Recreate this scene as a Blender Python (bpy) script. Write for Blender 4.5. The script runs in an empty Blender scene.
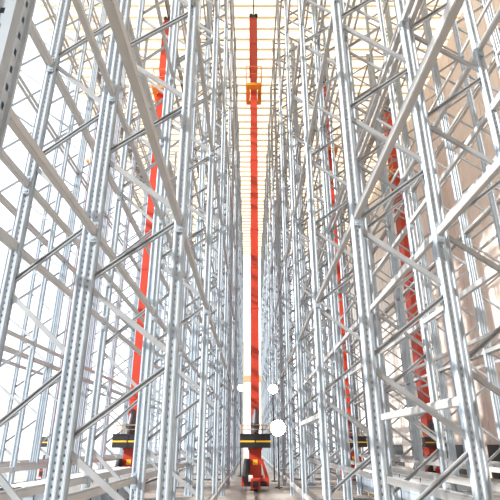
import bpy, bmesh, math, random
from mathutils import Vector, Matrix
random.seed(7)
SC = bpy.context.scene
COL = SC.collection
EYE = 1.6                                   # camera height above the floor
F, PITCH = 478.0, math.radians(22.2)

# ------------------------------------------------------------------ materials
def mat(name, color, rough=0.5, metal=0.0, var=0.0, scale=6.0, emit=None, strength=0.0, bump=0.0):
    m = bpy.data.materials.new(name); m.use_nodes = True
    nt = m.node_tree; b = nt.nodes['Principled BSDF']
    b.inputs['Base Color'].default_value = (*color, 1)
    b.inputs['Roughness'].default_value = rough
    b.inputs['Metallic'].default_value = metal
    if var > 0 or bump > 0:
        tc = nt.nodes.new('ShaderNodeTexCoord')
        nz = nt.nodes.new('ShaderNodeTexNoise'); nz.inputs['Scale'].default_value = scale
        nz.inputs['Detail'].default_value = 4
        nt.links.new(tc.outputs['Object'], nz.inputs['Vector'])
        if var > 0:
            r = nt.nodes.new('ShaderNodeValToRGB')
            r.color_ramp.elements[0].position = .3; r.color_ramp.elements[1].position = .7
            r.color_ramp.elements[0].color = (*[c*(1-var) for c in color], 1)
            r.color_ramp.elements[1].color = (*[min(1, c*(1+var)) for c in color], 1)
            nt.links.new(nz.outputs['Fac'], r.inputs['Fac'])
            nt.links.new(r.outputs['Color'], b.inputs['Base Color'])
        if bump > 0:
            bp = nt.nodes.new('ShaderNodeBump'); bp.inputs['Strength'].default_value = bump
            nt.links.new(nz.outputs['Fac'], bp.inputs['Height'])
            nt.links.new(bp.outputs['Normal'], b.inputs['Normal'])
    if emit:
        b.inputs['Emission Color'].default_value = (*emit, 1)
        b.inputs['Emission Strength'].default_value = strength
    return m

GALV = mat('galvanised_upright', (.36, .425, .49), .45, .2, .10, 3)
BRACE = mat('galvanised_brace', (.34, .37, .40), .45, .25, .10, 3)
BEAM = mat('beam_steel', (.42, .42, .42), .45, .15, .06, 2)
RED = mat('crane_red', (.50, .040, .016), .45, 0, .06, 2)
ORANGE = mat('crane_orange', (.95, .30, .02), .5, 0, .05, 4)
YELLOW = mat('stripe_yellow', (.95, .50, .03), .5)
BLACK = mat('cabinet_black', (.018, .018, .022), .45)
DARK = mat('dark_steel', (.07, .07, .085), .5, .3, .1, 5)
RUBBER = mat('wheel_rubber', (.02, .02, .02), .7)
WHITE = mat('white_plastic', (.85, .87, .9), .35, 0, .05, 3, bump=.4)
TAN = mat('timber', (.55, .38, .22), .7, 0, .15, 8)
FLOOR = mat('concrete', (.30, .27, .24), .55, 0, .14, .8)
CEIL = mat('roof_cream', (.80, .68, .50), .8, 0, .04, 2)
PURLIN = mat('purlin_grey', (.80, .70, .56), .5)
WALL = mat('cladding_beige', (.80, .72, .66), .6, 0, .04, .5)
DOORM = mat('door_dark', (.03, .032, .036), .6)
LENS = mat('lamp_lens', (1, 1, 1), .4, 0, emit=(1, .97, .88), strength=25)

def translucent(m, amount, color):
    nt = m.node_tree
    out = [n for n in nt.nodes if n.type == 'OUTPUT_MATERIAL'][0]
    b = nt.nodes['Principled BSDF']
    tr = nt.nodes.new('ShaderNodeBsdfTranslucent'); tr.inputs['Color'].default_value = (*color, 1)
    mx = nt.nodes.new('ShaderNodeMixShader'); mx.inputs[0].default_value = amount
    nt.links.new(b.outputs[0], mx.inputs[1]); nt.links.new(tr.outputs[0], mx.inputs[2])
    nt.links.new(mx.outputs[0], out.inputs['Surface'])
translucent(CEIL, .5, (1, .79, .58))

# ------------------------------------------------------------------ mesh helpers
class MB:
    def __init__(s): s.v, s.f = [], []
    def add(s, vs, fs):
        o = len(s.v); s.v += [tuple(v) for v in vs]; s.f += [tuple(i+o for i in f) for f in fs]; return s
    def box(s, x0, x1, y0, y1, z0, z1, M=None):
        vs = [Vector((x, y, z)) for z in (z0, z1) for y in (y0, y1) for x in (x0, x1)]
        if M is not None: vs = [M @ v for v in vs]
        return s.add(vs, [(0,2,3,1), (4,5,7,6), (0,1,5,4), (2,6,7,3), (0,4,6,2), (1,3,7,5)])
    def prism(s, pts, y0, y1):              # outline in x,z pushed along y
        n = len(pts)
        s.add([(x, y0, z) for x, z in pts] + [(x, y1, z) for x, z in pts],
              [tuple(range(n)), tuple(range(2*n-1, n-1, -1))] + [(i, i+n, (i+1) % n+n, (i+1) % n) for i in range(n)])
        return s
    def tube(s, a, b, r0, r1=None, n=10):
        a, b = Vector(a), Vector(b); r1 = r0 if r1 is None else r1
        q = (b-a).to_track_quat('Z', 'Y'); vs = []
        for c, r in ((a, r0), (b, r1)):
            vs += [c + q @ Vector((r*math.cos(2*math.pi*i/n), r*math.sin(2*math.pi*i/n), 0)) for i in range(n)]
        return s.add(vs, [(i, (i+1) % n, (i+1) % n+n, i+n) for i in range(n)] + [tuple(range(n-1, -1, -1)), tuple(range(n, 2*n))])
    def mesh(s, name, m, bevel=0.0):
        me = bpy.data.meshes.new(name); me.from_pydata(s.v, [], s.f); me.update()
        if bevel > 0:
            bm = bmesh.new(); bm.from_mesh(me)
            bmesh.ops.bevel(bm, geom=list(bm.edges), offset=bevel, segments=2, affect='EDGES', clamp_overlap=True)
            bm.to_mesh(me); bm.free()
        me.materials.append(m); return me

def link(name, me, parent=None, loc=(0, 0, 0), rot=(0, 0, 0)):
    o = bpy.data.objects.new(name, me); o.location = loc; o.rotation_euler = rot
    if parent is not None: o.parent = parent
    COL.objects.link(o); return o
def tag(o, label, cat, group=None):
    o['label'] = label; o['category'] = cat
    if group: o['group'] = group
    if 'kind' not in o: o['kind'] = 'thing'
    return o
def structure(name, mb, m):
    o = link(name, mb.mesh(name, m)); o['kind'] = 'structure'; return o

ORD = ['first', 'second', 'third', 'fourth', 'fifth', 'sixth', 'seventh', 'eighth', 'ninth', 'tenth', 'eleventh',
       'twelfth', 'thirteenth', 'fourteenth', 'fifteenth', 'sixteenth', 'seventeenth', 'eighteenth', 'nineteenth',
       'twentieth', 'twenty-first', 'twenty-second', 'twenty-third', 'twenty-fourth', 'twenty-fifth', 'twenty-sixth',
       'twenty-seventh', 'twenty-eighth']

# ------------------------------------------------------------------ camera
cd = bpy.data.cameras.new('camera'); cam = bpy.data.objects.new('camera', cd); COL.objects.link(cam)
cd.sensor_width = 36; cd.lens = 36*F/500; cd.clip_end = 600; cd.clip_start = .05
cam.location = (0, 0, EYE); cam.rotation_euler = (math.pi/2+PITCH, 0, 0)
SC.camera = cam
def project(p):
    z = p[2]-EYE; c, s = math.cos(PITCH), math.sin(PITCH)
    d = p[1]*c+z*s
    if d < .1: return None
    return 250+F*p[0]/d, 250-F*(z*c-p[1]*s)/d, d
def seen(pts, margin=0):
    q = [project(p) for p in pts]
    return any(r and -margin <= r[0] <= 500+margin and -margin <= r[1] <= 500+margin for r in q)

# ------------------------------------------------------------------ the setting
Y_END, CEIL_Z, X_L, X_R = 61.0, 25.6, -12.6, 12.7
fl = MB(); fl.box(-140, X_R+.3, -40, 220, -.3, 0)
structure('floor', fl, FLOOR)
ce = MB(); y = -6.0; prof = []               # one trapezoidal sheet; purlins carry it
while y < Y_END:
    prof += [(y, CEIL_Z), (y+.40, CEIL_Z), (y+.46, CEIL_Z+.07), (y+.78, CEIL_Z+.07)]; y += .84
for (ya, za), (yb, zb) in zip(prof, prof[1:]):
    ce.add([(X_L, ya, za), (X_R, ya, za), (X_R, yb, zb), (X_L, yb, zb)], [(0, 3, 2, 1)])
structure('ceiling', ce, CEIL)
pu = MB(); y = -6+.585
while y < Y_END:
    pu.box(X_L, X_R, y, y+.06, CEIL_Z-.06, CEIL_Z+.06); y += .84
structure('trim_1', pu, PURLIN)
wr = MB(); wr.box(X_R, X_R+.12, -6, Y_END, 0, CEIL_Z+.12); y = -6.0
while y < Y_END:
    wr.box(X_R-.035, X_R, y, y+.55, 1.75, CEIL_Z); y += 1.1
structure('wall_right', wr, WALL)
wb = MB(); wb.box(X_L, X_R, -6.2, -6, 0, CEIL_Z+.12)  # unseen end wall, added to cut the light from behind the camera
structure('wall_back_light_block', wb, WALL)
for i in range(7):
    d = MB(); yy = 12+i*6.2; d.box(X_R-.05, X_R, yy, yy+3.2, 0, 1.62)
    d.box(X_R-.06, X_R-.05, yy+.1, yy+3.1, .75, .8)
    structure('door_%d' % (i+1), d, DOORM)

# ------------------------------------------------------------------ rack frames
UW, UD, H = .14, .11, 24.8
BAY, DEPTH, GAP = 4.15, 1.24, .01
AISLES = {-1: 3.1, 1: 2.46}
def upright_mesh(holes):
    """closed, grooved section; punched with a column of slots on every broad side"""
    hw, hd, g, c = UW/2, UD/2, .012, .018
    P = [(-hw+c,-hd), (-.034,-hd), (-.026,-hd+g), (.026,-hd+g), (.034,-hd), (hw-c,-hd), (hw,-hd+c),
         (hw,-.026), (hw-g,-.020), (hw-g,.020), (hw,.026), (hw,hd-c),
         (hw-c,hd), (.034,hd), (.026,hd-g), (-.026,hd-g), (-.034,hd), (-hw+c,hd), (-hw,hd-c),
         (-hw,.026), (-hw+g,.020), (-hw+g,-.020), (-hw,-.026), (-hw,-hd+c)]
    mb = MB(); n = len(P); punched = {2, 8, 14, 20}
    for i in range(n):
        a, b = P[i], P[(i+1) % n]
        if holes and i in punched:
            cells = int(H/.08); dz = H/cells
            L = math.hypot(b[0]-a[0], b[1]-a[1]); u = ((b[0]-a[0])/L, (b[1]-a[1])/L)
            hole = min(.009, L*.25)
            for k in range(cells):
                z0, z1, zc = k*dz, (k+1)*dz, (k+.5)*dz
                q = [(0,z0), (L,z0), (L,z1), (0,z1), (L/2-hole,zc-.014), (L/2+hole,zc-.014), (L/2+hole,zc+.014), (L/2-hole,zc+.014)]
                mb.add([(a[0]+u[0]*s, a[1]+u[1]*s, z) for s, z in q], [(0,1,5,4), (1,2,6,5), (2,3,7,6), (3,0,4,7)])
        else:
            mb.add([(*a, 0), (*b, 0), (*b, H), (*a, H)], [(0,1,2,3)])
    mb.add([(*p, H) for p in P], [tuple(range(n))])
    return mb.mesh('upright', GALV)
UP_NEAR, UP_FAR = upright_mesh(True), upright_mesh(False)
def channel_bar(mb, x0, z0, x1, z1, open_front, w=.066, dp=.045, t=.006):
    """C-channel in the x,z plane between two nodes, open towards -y or +y"""
    L = math.hypot(x1-x0, z1-z0); a = math.atan2(z1-z0, x1-x0)
    M = Matrix.Translation(((x0+x1)/2, 0, (z0+z1)/2)) @ Matrix.Rotation(-a, 4, 'Y')
    web = (dp/2-t, dp/2) if open_front else (-dp/2, -dp/2+t)
    mb.box(-L/2, L/2, web[0], web[1], -w/2, w/2, M)
    mb.box(-L/2, L/2, -dp/2, dp/2, -w/2, -w/2+t, M)
    mb.box(-L/2, L/2, -dp/2, dp/2, w/2-t, w/2, M)
    if open_front:
        mb.box(-L/2, L/2, -dp/2, -dp/2+t, -w/2, -w/2+.018, M); mb.box(-L/2, L/2, -dp/2, -dp/2+t, w/2-.018, w/2, M)
HALF, IN = .935, DEPTH/2-UW/2
def bar_mesh(kind):
    mb = MB()
    if kind == 'rise': channel_bar(mb, -IN, .05, IN, HALF-.05, True)
    elif kind == 'fall': channel_bar(mb, -IN, HALF-.05, IN, .05, False)
    else: channel_bar(mb, -IN, 0, IN, 0, True)
    return mb.mesh('brace', BRACE)
BARS = {k: bar_mesh(k) for k in ('rise', 'fall', 'flat')}
pl = MB(); pl.box(-.072, .072, -.13, .13, 0, .015)
for sx in (-1, 1):
    pl.tube((sx*.04, -.1, .015), (sx*.04, -.1, .045), .012, n=8); pl.tube((sx*.04, .1, .015), (sx*.04, .1, .045), .012, n=8)
PLATE = pl.mesh('base_plate', GALV)

def bar_list(side):
    """nodes: the rear upright at 1.6+1.87n, the upright at the aisle half a pitch off"""
    out = [('flat', .25), ('flat', H-.2)]
    z, k = EYE-HALF, 0                      # a node on the upright nearer the aisle
    while z+HALF < H-.25:
        up_to_rear = (k % 2 == 0)           # aisle low, rear high
        if side < 0: kind = 'fall' if up_to_rear else 'rise'   # rear is at -x
        else: kind = 'rise' if up_to_rear else 'fall'
        out.append((kind, z)); z += HALF; k += 1
    return out
def far_bracing(side):
    mb = MB()
    for kind, z in bar_list(side):
        if kind == 'rise': q = (-IN, z+.05, IN, z+HALF-.05)
        elif kind == 'fall': q = (-IN, z+HALF-.05, IN, z+.05)
        else: q = (-IN, z, IN, z)
        L = math.hypot(q[2]-q[0], q[3]-q[1]); a = math.atan2(q[3]-q[1], q[2]-q[0])
        M = Matrix.Translation(((q[0]+q[2])/2, 0, (q[1]+q[3])/2)) @ Matrix.Rotation(-a, 4, 'Y')
        mb.box(-L/2, L/2, -.02, .02, -.033, .033, M)
    return mb.mesh('bracing', BRACE)
FAR_BR = {-1: far_bracing(-1), 1: far_bracing(1)}

# rack = (name, side, x of its centre, first y)
RACKS = []
def near_faces(side, x0):
    a = x0; out = []; D2 = DEPTH-(.18 if side < 0 else 0)
    out.append((a, a+DEPTH)); out.append((a+DEPTH+GAP, a+DEPTH+D2+GAP))
    b = a+DEPTH+D2+GAP+AISLES[side]
    out.append((b, b+DEPTH)); out.append((b+DEPTH+GAP, b+2*DEPTH+GAP))
    return out
for side, x0, y0, nm in ((-1, .85, 5.7, 'left'), (1, 1.39, 5.95, 'right')):
    for i, (a, b) in enumerate(near_faces(side, x0)):
        RACKS.append(dict(side=side, i=i, name='%s rack %s' % (ORD[i], nm), a=a, b=b, xc=side*(a+b)/2, y0=y0-BAY+((.2 if side > 0 else .16) if i == 1 else 1.1 if (i > 1 and side > 0) else 0), nm=nm))
N_FR = 15
def make_frame(R, k, n):
    x, y = R['xc'], R['y0']+k*BAY
    if k == 0 and R['nm'] == 'left': y -= .2
    e = link('upright_frame', None, None, (x, y, 0)); e.empty_display_size = .3
    tag(e, 'galvanised zigzag-braced frame, %s from the camera, %s rack %s of the crane aisle' % (ORD[n], ORD[R['i']], R['nm']), 'rack frame',
        'upright frames of the %s rack on the %s' % (ORD[R['i']], R['nm']))
    near = True; D = R['b']-R['a']
    for s in (-1, 1):
        link('upright', UP_NEAR if y < 24 else UP_FAR, e, (s*(D-UW)/2, 0, .015 if near else 0))
        if near: link('base_plate', PLATE, e, (s*(D-UW)/2, 0, 0))
    if near:
        for kind, z in bar_list(R['side']): link('brace', BARS[kind], e, (0, 0, z)).scale.x = (D-UW)/(DEPTH-UW)
    else:
        link('bracing', FAR_BR[R['side']], e)
IN2 = IN - UW/2
for R in RACKS:
    n = 0; R['first'] = None
    for k in range(N_FR):
        y = R['y0']+k*BAY
        pts = [(R['xc']+s*(DEPTH/2), y, z) for s in (-1, 0, 1) for z in [j*.8 for j in range(32)]]
        if not seen(pts, 6): continue
        if R['first'] is None: R['first'] = k
        make_frame(R, k, n); n += 1

# ------------------------------------------------------------------ load beams
BH, BW = .12, .07
def beam_mb(mb, L, M=None):
    """two nested C-sections: a box with a step along its top"""
    mb.box(-BW/2, BW/2, -L/2, L/2, -BH/2, BH/2-.022, M)
    mb.box(-BW/2, BW/2-.03, -L/2, L/2, BH/2-.022, BH/2, M)
BL = BAY-UD-.012
b_ = MB(); beam_mb(b_, BL); BEAM_ME = b_.mesh('load_beam', BEAM, .006)
c_ = MB(); c_.box(-.05, .05, -.006, .006, -.14, .14)
for z in (-.1, 0, .1): c_.box(-.02, .02, -.014, .014, z-.014, z+.014)
CONN = c_.mesh('connector', GALV)
UPPER = [11.0, 15.1, 19.2, 22.4]
LEV = {('left', 0, 'front'): [-1.25, 2.71, 6.62]+UPPER, ('left', 0, 'back'): [2.57, 4.8, 8.9]+UPPER[1:],
       ('left', 1, 'front'): [-.6, 7.0, 13.0]+UPPER[2:], ('left', 1, 'back'): [-.6, 2.42, 3.36, 5.5, 9.6, 13.7, 17.8],
       ('right', 0, 'front'): [-1.25, .57, 2.92, 7.0]+UPPER, ('right', 0, 'back'): [-.6, .5, 2.68, 6.55, 10.7, 14.8, 18.9],
       ('right', 1, 'front'): [6.6, 10.7, 14.8, 18.9], ('right', 1, 'back'): [-.6, 2.5, 4.9, 6.1, 10.0, 14.1, 18.2]}
cand = []
for R in RACKS:
    for face in ('front', 'back'):
        X = R['side']*((R['a']+UW/2) if face == 'front' else (R['b']-UW/2))
        levels = LEV.get((R['nm'], R['i'], face), [-.6, 2.75, 6.9, 11.0, 15.1, 19.2])
        for li, Z in enumerate(levels):
            for k in range(-1, N_FR-1):
                if Z == .57 and k != 2: continue
                if Z == -1.25 and k < 2: continue
                if Z == .5 and k != 1: continue
                y = R['y0']+(k+.5)*BAY; z = Z+EYE
                pts = [(X, y+t*BL, z) for t in (-.5, -.35, -.2, 0, .2, .35, .5)]
                pts = [p for p in pts if seen([p], 4)]
                if not pts: continue
                q = [project(p) for p in pts]
                size = math.hypot(q[0][0]-q[-1][0], q[0][1]-q[-1][1])/min(r[2] for r in q)
                cand.append((size, R, face, li, k, X, y, z))
cand.sort(key=lambda c: -c[0])
for j, (size, R, face, li, k, X, y, z) in enumerate(cand[:300]):
    o = link('load_beam', BEAM_ME, None, (X, y, z), (0, 0, 0 if X < 0 else math.pi))
    bay = ORD[max(0, k-(R['first'] or 0)+1)]
    tag(o, 'load beam, %s bay, %s level up, %s of %s of the aisle' % (bay, ORD[li], face, R['name']), 'beam',
        'load beams of the %s' % R['name'])
    if j < 150:
        for s in (-1, 1): link('connector', CONN, o, (0, s*(BL/2-.008), -.02))
rest = MB()
for (size, R, face, li, k, X, y, z) in cand[300:]:
    rest.box(X-BW/2, X+BW/2, y-BL/2, y+BL/2, z-BH/2, z+BH/2)
o = link('distant_load_beams', rest.mesh('distant_load_beams', BEAM)); o['kind'] = 'stuff'
tag(o, 'thin grey load beams deep inside the rack rows, receding from the camera', 'beams')

# ------------------------------------------------------------------ stacker cranes
def cm(fn, m, bevel=0.0):
    mb = MB(); fn(mb); return mb.mesh('part', m, bevel)
MAST_TOP = 23.95
def p_chassis(b):
    b.box(-.17, .17, -1.5, 3.0, .14, .46); b.box(-.52, .52, -.55, .35, .16, .44)
    b.prism([(.2, 1.1), (.30, 1.1), (.52, .44), (.38, .44)], -.5, -.44); b.prism([(-.2, 1.1), (-.38, .44), (-.52, .44), (-.30, 1.1)], -.5, -.44)
def p_foot(b): b.box(-.24, .24, -.42, .42, .46, 1.5); b.box(-.3, .3, -.48, .48, .46, .54); b.box(-.28, .28, -.46, .46, 1.42, 1.5)
def p_mast(b):
    n = 12
    for i in range(n):
        z0, z1 = 1.5+(MAST_TOP-1.5)*i/n, 1.5+(MAST_TOP-1.5)*(i+1)/n
        b.box(-.17, .17, -.45, .45, z0, z1-.02); b.box(-.185, .185, -.465, .465, z1-.05, z1-.001)
    b.box(-.23, .2, -.40, .40, 20.4, MAST_TOP)
def p_head(b): b.box(-.12, .12, -.45, .45, MAST_TOP, MAST_TOP+.22); b.tube((-.14, -.3, MAST_TOP+.25), (-.14, -.3, MAST_TOP+.4), .1); b.tube((.14, -.3, MAST_TOP+.25), (.14, -.3, MAST_TOP+.4), .1)
def p_cab(b): b.box(-.58, .58, -.95, -.43, 1.5, 1.98); b.box(-.60, .60, -.97, -.41, 1.96, 2.0); b.box(-.03, .03, -.965, -.95, 1.52, 1.95)
def p_stripe(b): b.box(-.585, .585, -.96, -.951, 1.70, 1.76)
def p_rail(b):
    for x in (-.56, -.28, .28, .56):
        for y in (-.93, -.45): b.tube((x, y, 2.0), (x, y, 2.32), .014, n=6)
    for z in (2.16, 2.32):
        for y in (-.93, -.45): b.tube((-.56, y, z), (.56, y, z), .014, n=6)
        for x in (-.56, .56): b.tube((x, -.93, z), (x, -.45, z), .014, n=6)
def p_hoist(b):
    b.tube((0, -.6, 2.02), (0, -.6, 2.35), .15, .16, 14); b.tube((0, -.6, 2.35), (.02, -.56, 2.72), .16, .12, 14)
    b.tube((.02, -.56, 2.72), (.02, -.55, 2.92), .10, .07, 14); b.tube((-.16, -.6, 2.3), (.18, -.6, 2.3), .1, n=14); b.box(-.06, .06, -.56, -.37, 2.1, 2.7)
def p_motor(b):
    b.tube((-.36, -.62, .5), (-.3, -.6, 1.12), .13, .12, 14)
    for i in range(6): b.tube((-.355+.01*i, -.62, .62+.07*i), (-.354+.01*i, -.619, .64+.07*i), .15, n=14)
    b.box(-.46, -.2, -.74, -.5, .3, .52)
def p_plate(b): b.box(-.26, -.1, -.77, -.745, .34, .56)
def p_badge(b): b.box(-.09, .09, -.432, -.421, .9, 1.08)
def p_bumper(b): b.box(-.42, .42, -.72, -.55, .18, .34); b.box(-.1, .1, -1.62, -1.5, .2, .4)
def p_wheel(b): b.tube((-.07, 0, 0), (.07, 0, 0), .16, n=20); b.tube((-.1, 0, 0), (.1, 0, 0), .05, n=12)
REAR = 2.2                                   # the slimmer mast behind, tied to the main one
def p_rear(b):
    b.box(-.09, .09, REAR-.12, REAR+.12, .46, MAST_TOP)
    for z in (1.2, 23.7): b.box(-.08, .08, .3, REAR, z, z+.16)
def p_ladder(b):
    for x in (-.13, .13): b.box(x-.018, x+.018, .58, .61, 2.1, 23.7)
    z = 2.3
    while z < 23.6: b.box(-.13, .13, .585, .605, z, z+.025); z += .3
    z = 3.0
    while z < 23.6:
        for x in (-.13, .13): b.box(x-.015, x+.015, .36, .585, z, z+.03)
        z += 2.0
def p_cable(b):
    b.box(-.05, .05, REAR+.2, REAR+.34, 1.4, 23.6); z = 3.2
    while z < 23.6: b.box(-.03, .03, REAR+.1, REAR+.2, z, z+.05); z += 2.6
def p_deck(b):
    b.box(-.40, .40, -.95, -.6, 18.75, 18.9); b.box(-.40, -.22, -.6, .6, 18.75, 18.9); b.box(.22, .40, -.6, .6, 18.75, 18.9)
    b.box(-.3, -.2, -.3, .3, 18.9, 19.4); b.box(.21, .3, -.3, .3, 18.9, 19.4); b.box(-.40, .40, .5, .6, 18.75, 18.9)
def p_guard(b):
    for x in (-.40, .40):
        for y in (-.92, .55): b.tube((x, y, 18.95), (x, y, 20.0), .02, n=6)
        for z in (19.5, 20.0): b.tube((x, -.92, z), (x, .55, z), .018, n=6)
    for z in (19.5, 20.0): b.tube((-.40, -.92, z), (.40, -.92, z), .018, n=6)
def p_fork(b): b.box(-.4, .4, -.06, .06, 0, .06)
CR = dict(chassis=(p_chassis, RED, .01), mast_foot=(p_foot, RED, .01), mast=(p_mast, RED, 0), mast_head=(p_head, BLACK, 0),
          control_cabinet=(p_cab, BLACK, .008), cabinet_railing=(p_rail, TAN, 0), hoist=(p_hoist, DARK, 0), drive_motor=(p_motor, BLACK, 0),
          badge=(p_badge, YELLOW, 0), bumper=(p_bumper, BLACK, .01), ladder=(p_ladder, RED, 0), rear_mast=(p_rear, RED, 0), cable_duct=(p_cable, DARK, 0), carriage=(p_deck, ORANGE, 0))
CRM = {k: cm(*v) for k, v in CR.items()}
SUB = {'stripe': cm(p_stripe, YELLOW), 'plate': cm(p_plate, WHITE), 'wheel': cm(p_wheel, RUBBER), 'guard': cm(p_guard, ORANGE), 'fork': cm(p_fork, DARK)}
def crane(x, y, label):
    e = link('stacker_crane', None, None, (x, y, 0)); tag(e, label, 'crane', 'red stacker cranes in the aisles')
    P = {k: link(k, me, e) for k, me in CRM.items()}
    link('warning_stripe', SUB['stripe'], P['control_cabinet']); link('name_plate', SUB['plate'], P['drive_motor'])
    link('guard_rail', SUB['guard'], P['carriage'])
    for yy in (-1.25, 2.7): link('wheel', SUB['wheel'], e, (0, yy, .22))
    link('fork', SUB['fork'], P['carriage'], (0, -.75, 18.91))
    P['badge']['label'] = 'small yellow square badge on the red mast foot'
    return e
AX = .2
AXS = [.27, -(.85-.18+2*DEPTH+GAP+3.1/2), -(.85-.18+4*DEPTH+2*GAP+3.1*1.5), 1.39+2*DEPTH+GAP+2.46/2, 1.39+4*DEPTH+2*GAP+2.46*1.5]
CRANES = [(AX, 20.5, 'red stacker crane standing in the central aisle straight ahead'),
          (AXS[1], 20.7, 'red stacker crane with black cabinet behind the first two racks on the left'),
          (AXS[2], 27.6, 'red stacker crane half hidden farthest left, behind four racks'),
          (AXS[3], 26.0, 'red stacker crane nearer the middle on the right, behind two racks'),
          (AXS[4], 28.8, 'thick red stacker crane mast farthest right, in front of the beige wall')]
for c in CRANES: crane(*c)

WORDS = ['central aisle', 'next aisle on the left', 'farthest aisle on the left', 'next aisle on the right', 'farthest aisle on the right']
for (x, yc, _), word in zip(CRANES, WORDS):
    r = MB(); r.box(-.05, .05, 0, 46, 0, .012); r.box(-.012, .012, 0, 46, .012, .045); r.box(-.035, .035, 0, 46, .045, .06)
    tag(link('floor_rail', r.mesh('floor_rail', DARK), None, (x, 12, 0)), 'steel crane rail along the floor of the %s' % word, 'rail')
    r = MB(); r.box(-.03, .03, 0, 38, MAST_TOP+.46, MAST_TOP+.54); r.box(-.012, .012, 0, 38, MAST_TOP+.54, CEIL_Z-.16)
    tag(link('guide_rail', r.mesh('guide_rail', DARK), None, (x, yc-2.3, 0)), 'dark overhead guide rail under the roof of the %s' % word, 'rail')

# ------------------------------------------------------------------ wrapped bundles on the floor
def bundle(x, y, w, l, h, label):
    e = link('steel_bundle', None, None, (x, y, 0)); tag(e, label, 'bundle', 'wrapped steel bundles on the floor')
    n = MB()
    for t in (-.38, 0, .38): n.box(-w/2, w/2, t*l-.05, t*l+.05, 0, .12)
    link('bearer', n.mesh('bearer', TAN), e)
    b = MB(); rows, cols = max(2, int(h/.16)), max(2, int(w/.2))
    for r in range(rows):
        for c in range(cols):
            x0 = -w/2+c*w/cols; z0 = .12+r*h/rows; j = random.uniform(-.12, .12)
            b.box(x0+.006, x0+w/cols-.006, -l/2+j, l/2+j, z0+.004, z0+h/rows-.004)
    link('profiles', b.mesh('profiles', GALV), e)
    s = MB(); bm_n = 14
    top = []
    for i in range(bm_n+1):
        for k in range(9):
            u, v = i/bm_n, k/8
            xx = (u-.5)*(w+.1); yy = (v-.5)*l*1.12
            edge = abs(u-.5)*2
            zz = .12+h+.05+.035*random.random()-(.28 if edge > .98 else .05*edge**4)
            top.append((xx, yy, zz))
    s.add(top, [(i*9+k, (i+1)*9+k, (i+1)*9+k+1, i*9+k+1) for i in range(bm_n) for k in range(8)])
    sh = link('plastic_sheet', s.mesh('plastic_sheet', WHITE), e)
    so = sh.modifiers.new('thick', 'SOLIDIFY'); so.thickness = .01
    t_ = MB()
    for t in (-.25, .25): t_.box(-w/2-.012, w/2+.012, t*l-.015, t*l+.015, .12, .13+h)
    link('strap', t_.mesh('strap', BLACK), e)
bundle(AXS[1]+.68, 11.2, .9, 3.4, .75, 'nearer white-sheeted steel bundle on the floor, left beyond two racks')
bundle(AXS[1]+.68, 15.3, .9, 3.4, .75, 'farther white-sheeted steel bundle on the floor, left, before the crane')
bundle(AXS[3]-.68, 13.2, .9, 3.4, .75, 'nearer white-sheeted steel bundle on the floor, right beyond two racks')
bundle(AXS[3]-.68, 18.0, .9, 3.4, .75, 'farther white-sheeted steel bundle on the floor, right, before the crane')

# ------------------------------------------------------------------ floodlights at the aisle
def lamp(x, y, z, r, label):
    e = link('floodlight', None, None, (x, y, z)); tag(e, label, 'lamp', 'floodlights along the aisle')
    h = MB(); h.tube((0, 0, 0), (0, .12, 0), r, r*.7, 24); h.tube((0, .12, 0), (0, .2, 0), r*.4, n=14)
    link('housing', h.mesh('housing', DARK), e)
    g = MB(); g.tube((0, -.03, 0), (0, -.001, 0), r*.7, r*.95, 24)
    link('lens', g.mesh('lens', LENS), e)
    p = MB(); p.box(-.03, .03, .14, .19, -z, 0); p.box(-.14, .14, .1, .22, -z, -z+.04); p.box(-.04, .04, -.25, .6, -z, -z+.04)
    link('stand', p.mesh('stand', DARK), e)

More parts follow.
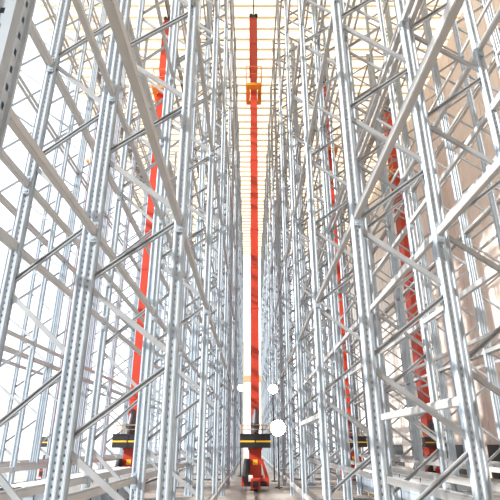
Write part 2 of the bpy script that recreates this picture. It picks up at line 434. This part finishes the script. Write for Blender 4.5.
def lamp_on(px, py, Y, r, label):
    t = (250-py)/F; c, sn = math.cos(PITCH), math.sin(PITCH)
    Z = Y*(sn+t*c)/(c-t*sn); lamp((px-250)/F*(Y*c+Z*sn), Y, Z+EYE, r, label)
lamp_on(241, 388, 29.0, .20, 'small floodlight on a tall stand behind the central crane, left of its mast')
lamp_on(273, 389, 25.0, .24, 'floodlight on a tall stand behind the central crane, right of its mast')
lamp_on(278, 428, 21.2, .32, 'large low glaring floodlight on a stand just right of the central crane')

pf = link('portal_frame', None, None, (.3, 64.5, 0)); tag(pf, 'tan steel portal frame standing across the far end of the aisle', 'frame')
for x in (-1.25, 1.25):
    q = MB(); q.box(x-.16, x+.16, -.16, .16, 0, 14.5); link('post', q.mesh('post', TAN), pf)
q = MB(); q.box(-2.6, 2.6, -.17, .17, 9.2, 10.1); link('crossbeam', q.mesh('crossbeam', TAN), pf)

# ------------------------------------------------------------------ light
w = bpy.data.worlds.new('sky'); SC.world = w; w.use_nodes = True
nt = w.node_tree; bg = nt.nodes['Background']
tc = nt.nodes.new('ShaderNodeTexCoord'); sx = nt.nodes.new('ShaderNodeSeparateXYZ')
nt.links.new(tc.outputs['Generated'], sx.inputs[0])
rp = nt.nodes.new('ShaderNodeValToRGB'); nt.links.new(sx.outputs['Z'], rp.inputs['Fac'])
rp.color_ramp.elements[0].position = 0; rp.color_ramp.elements[0].color = (.97, .985, 1, 1)
rp.color_ramp.elements[1].position = .7; rp.color_ramp.elements[1].color = (.72, .86, 1, 1)
nt.links.new(rp.outputs['Color'], bg.inputs['Color']); bg.inputs['Strength'].default_value = 1.35
sd = bpy.data.lights.new('sun', 'SUN'); so = bpy.data.objects.new('sun', sd); COL.objects.link(so)
sd.energy = 5.5; sd.angle = math.radians(1.5); sd.color = (1, .96, .9)
so.rotation_euler = Vector((.86, .30, -.46)).to_track_quat('-Z', 'Y').to_euler()
so.location = (-30, 0, 40)

vs = SC.view_settings
SC.display_settings.display_device = 'sRGB'
vs.view_transform = 'Standard'; vs.look = 'None'; vs.exposure = 0.85; vs.gamma = 1.0; vs.use_curve_mapping = False
try:
    SC.cycles.max_bounces = 8; SC.cycles.diffuse_bounces = 5; SC.cycles.use_denoising = True
except Exception: pass
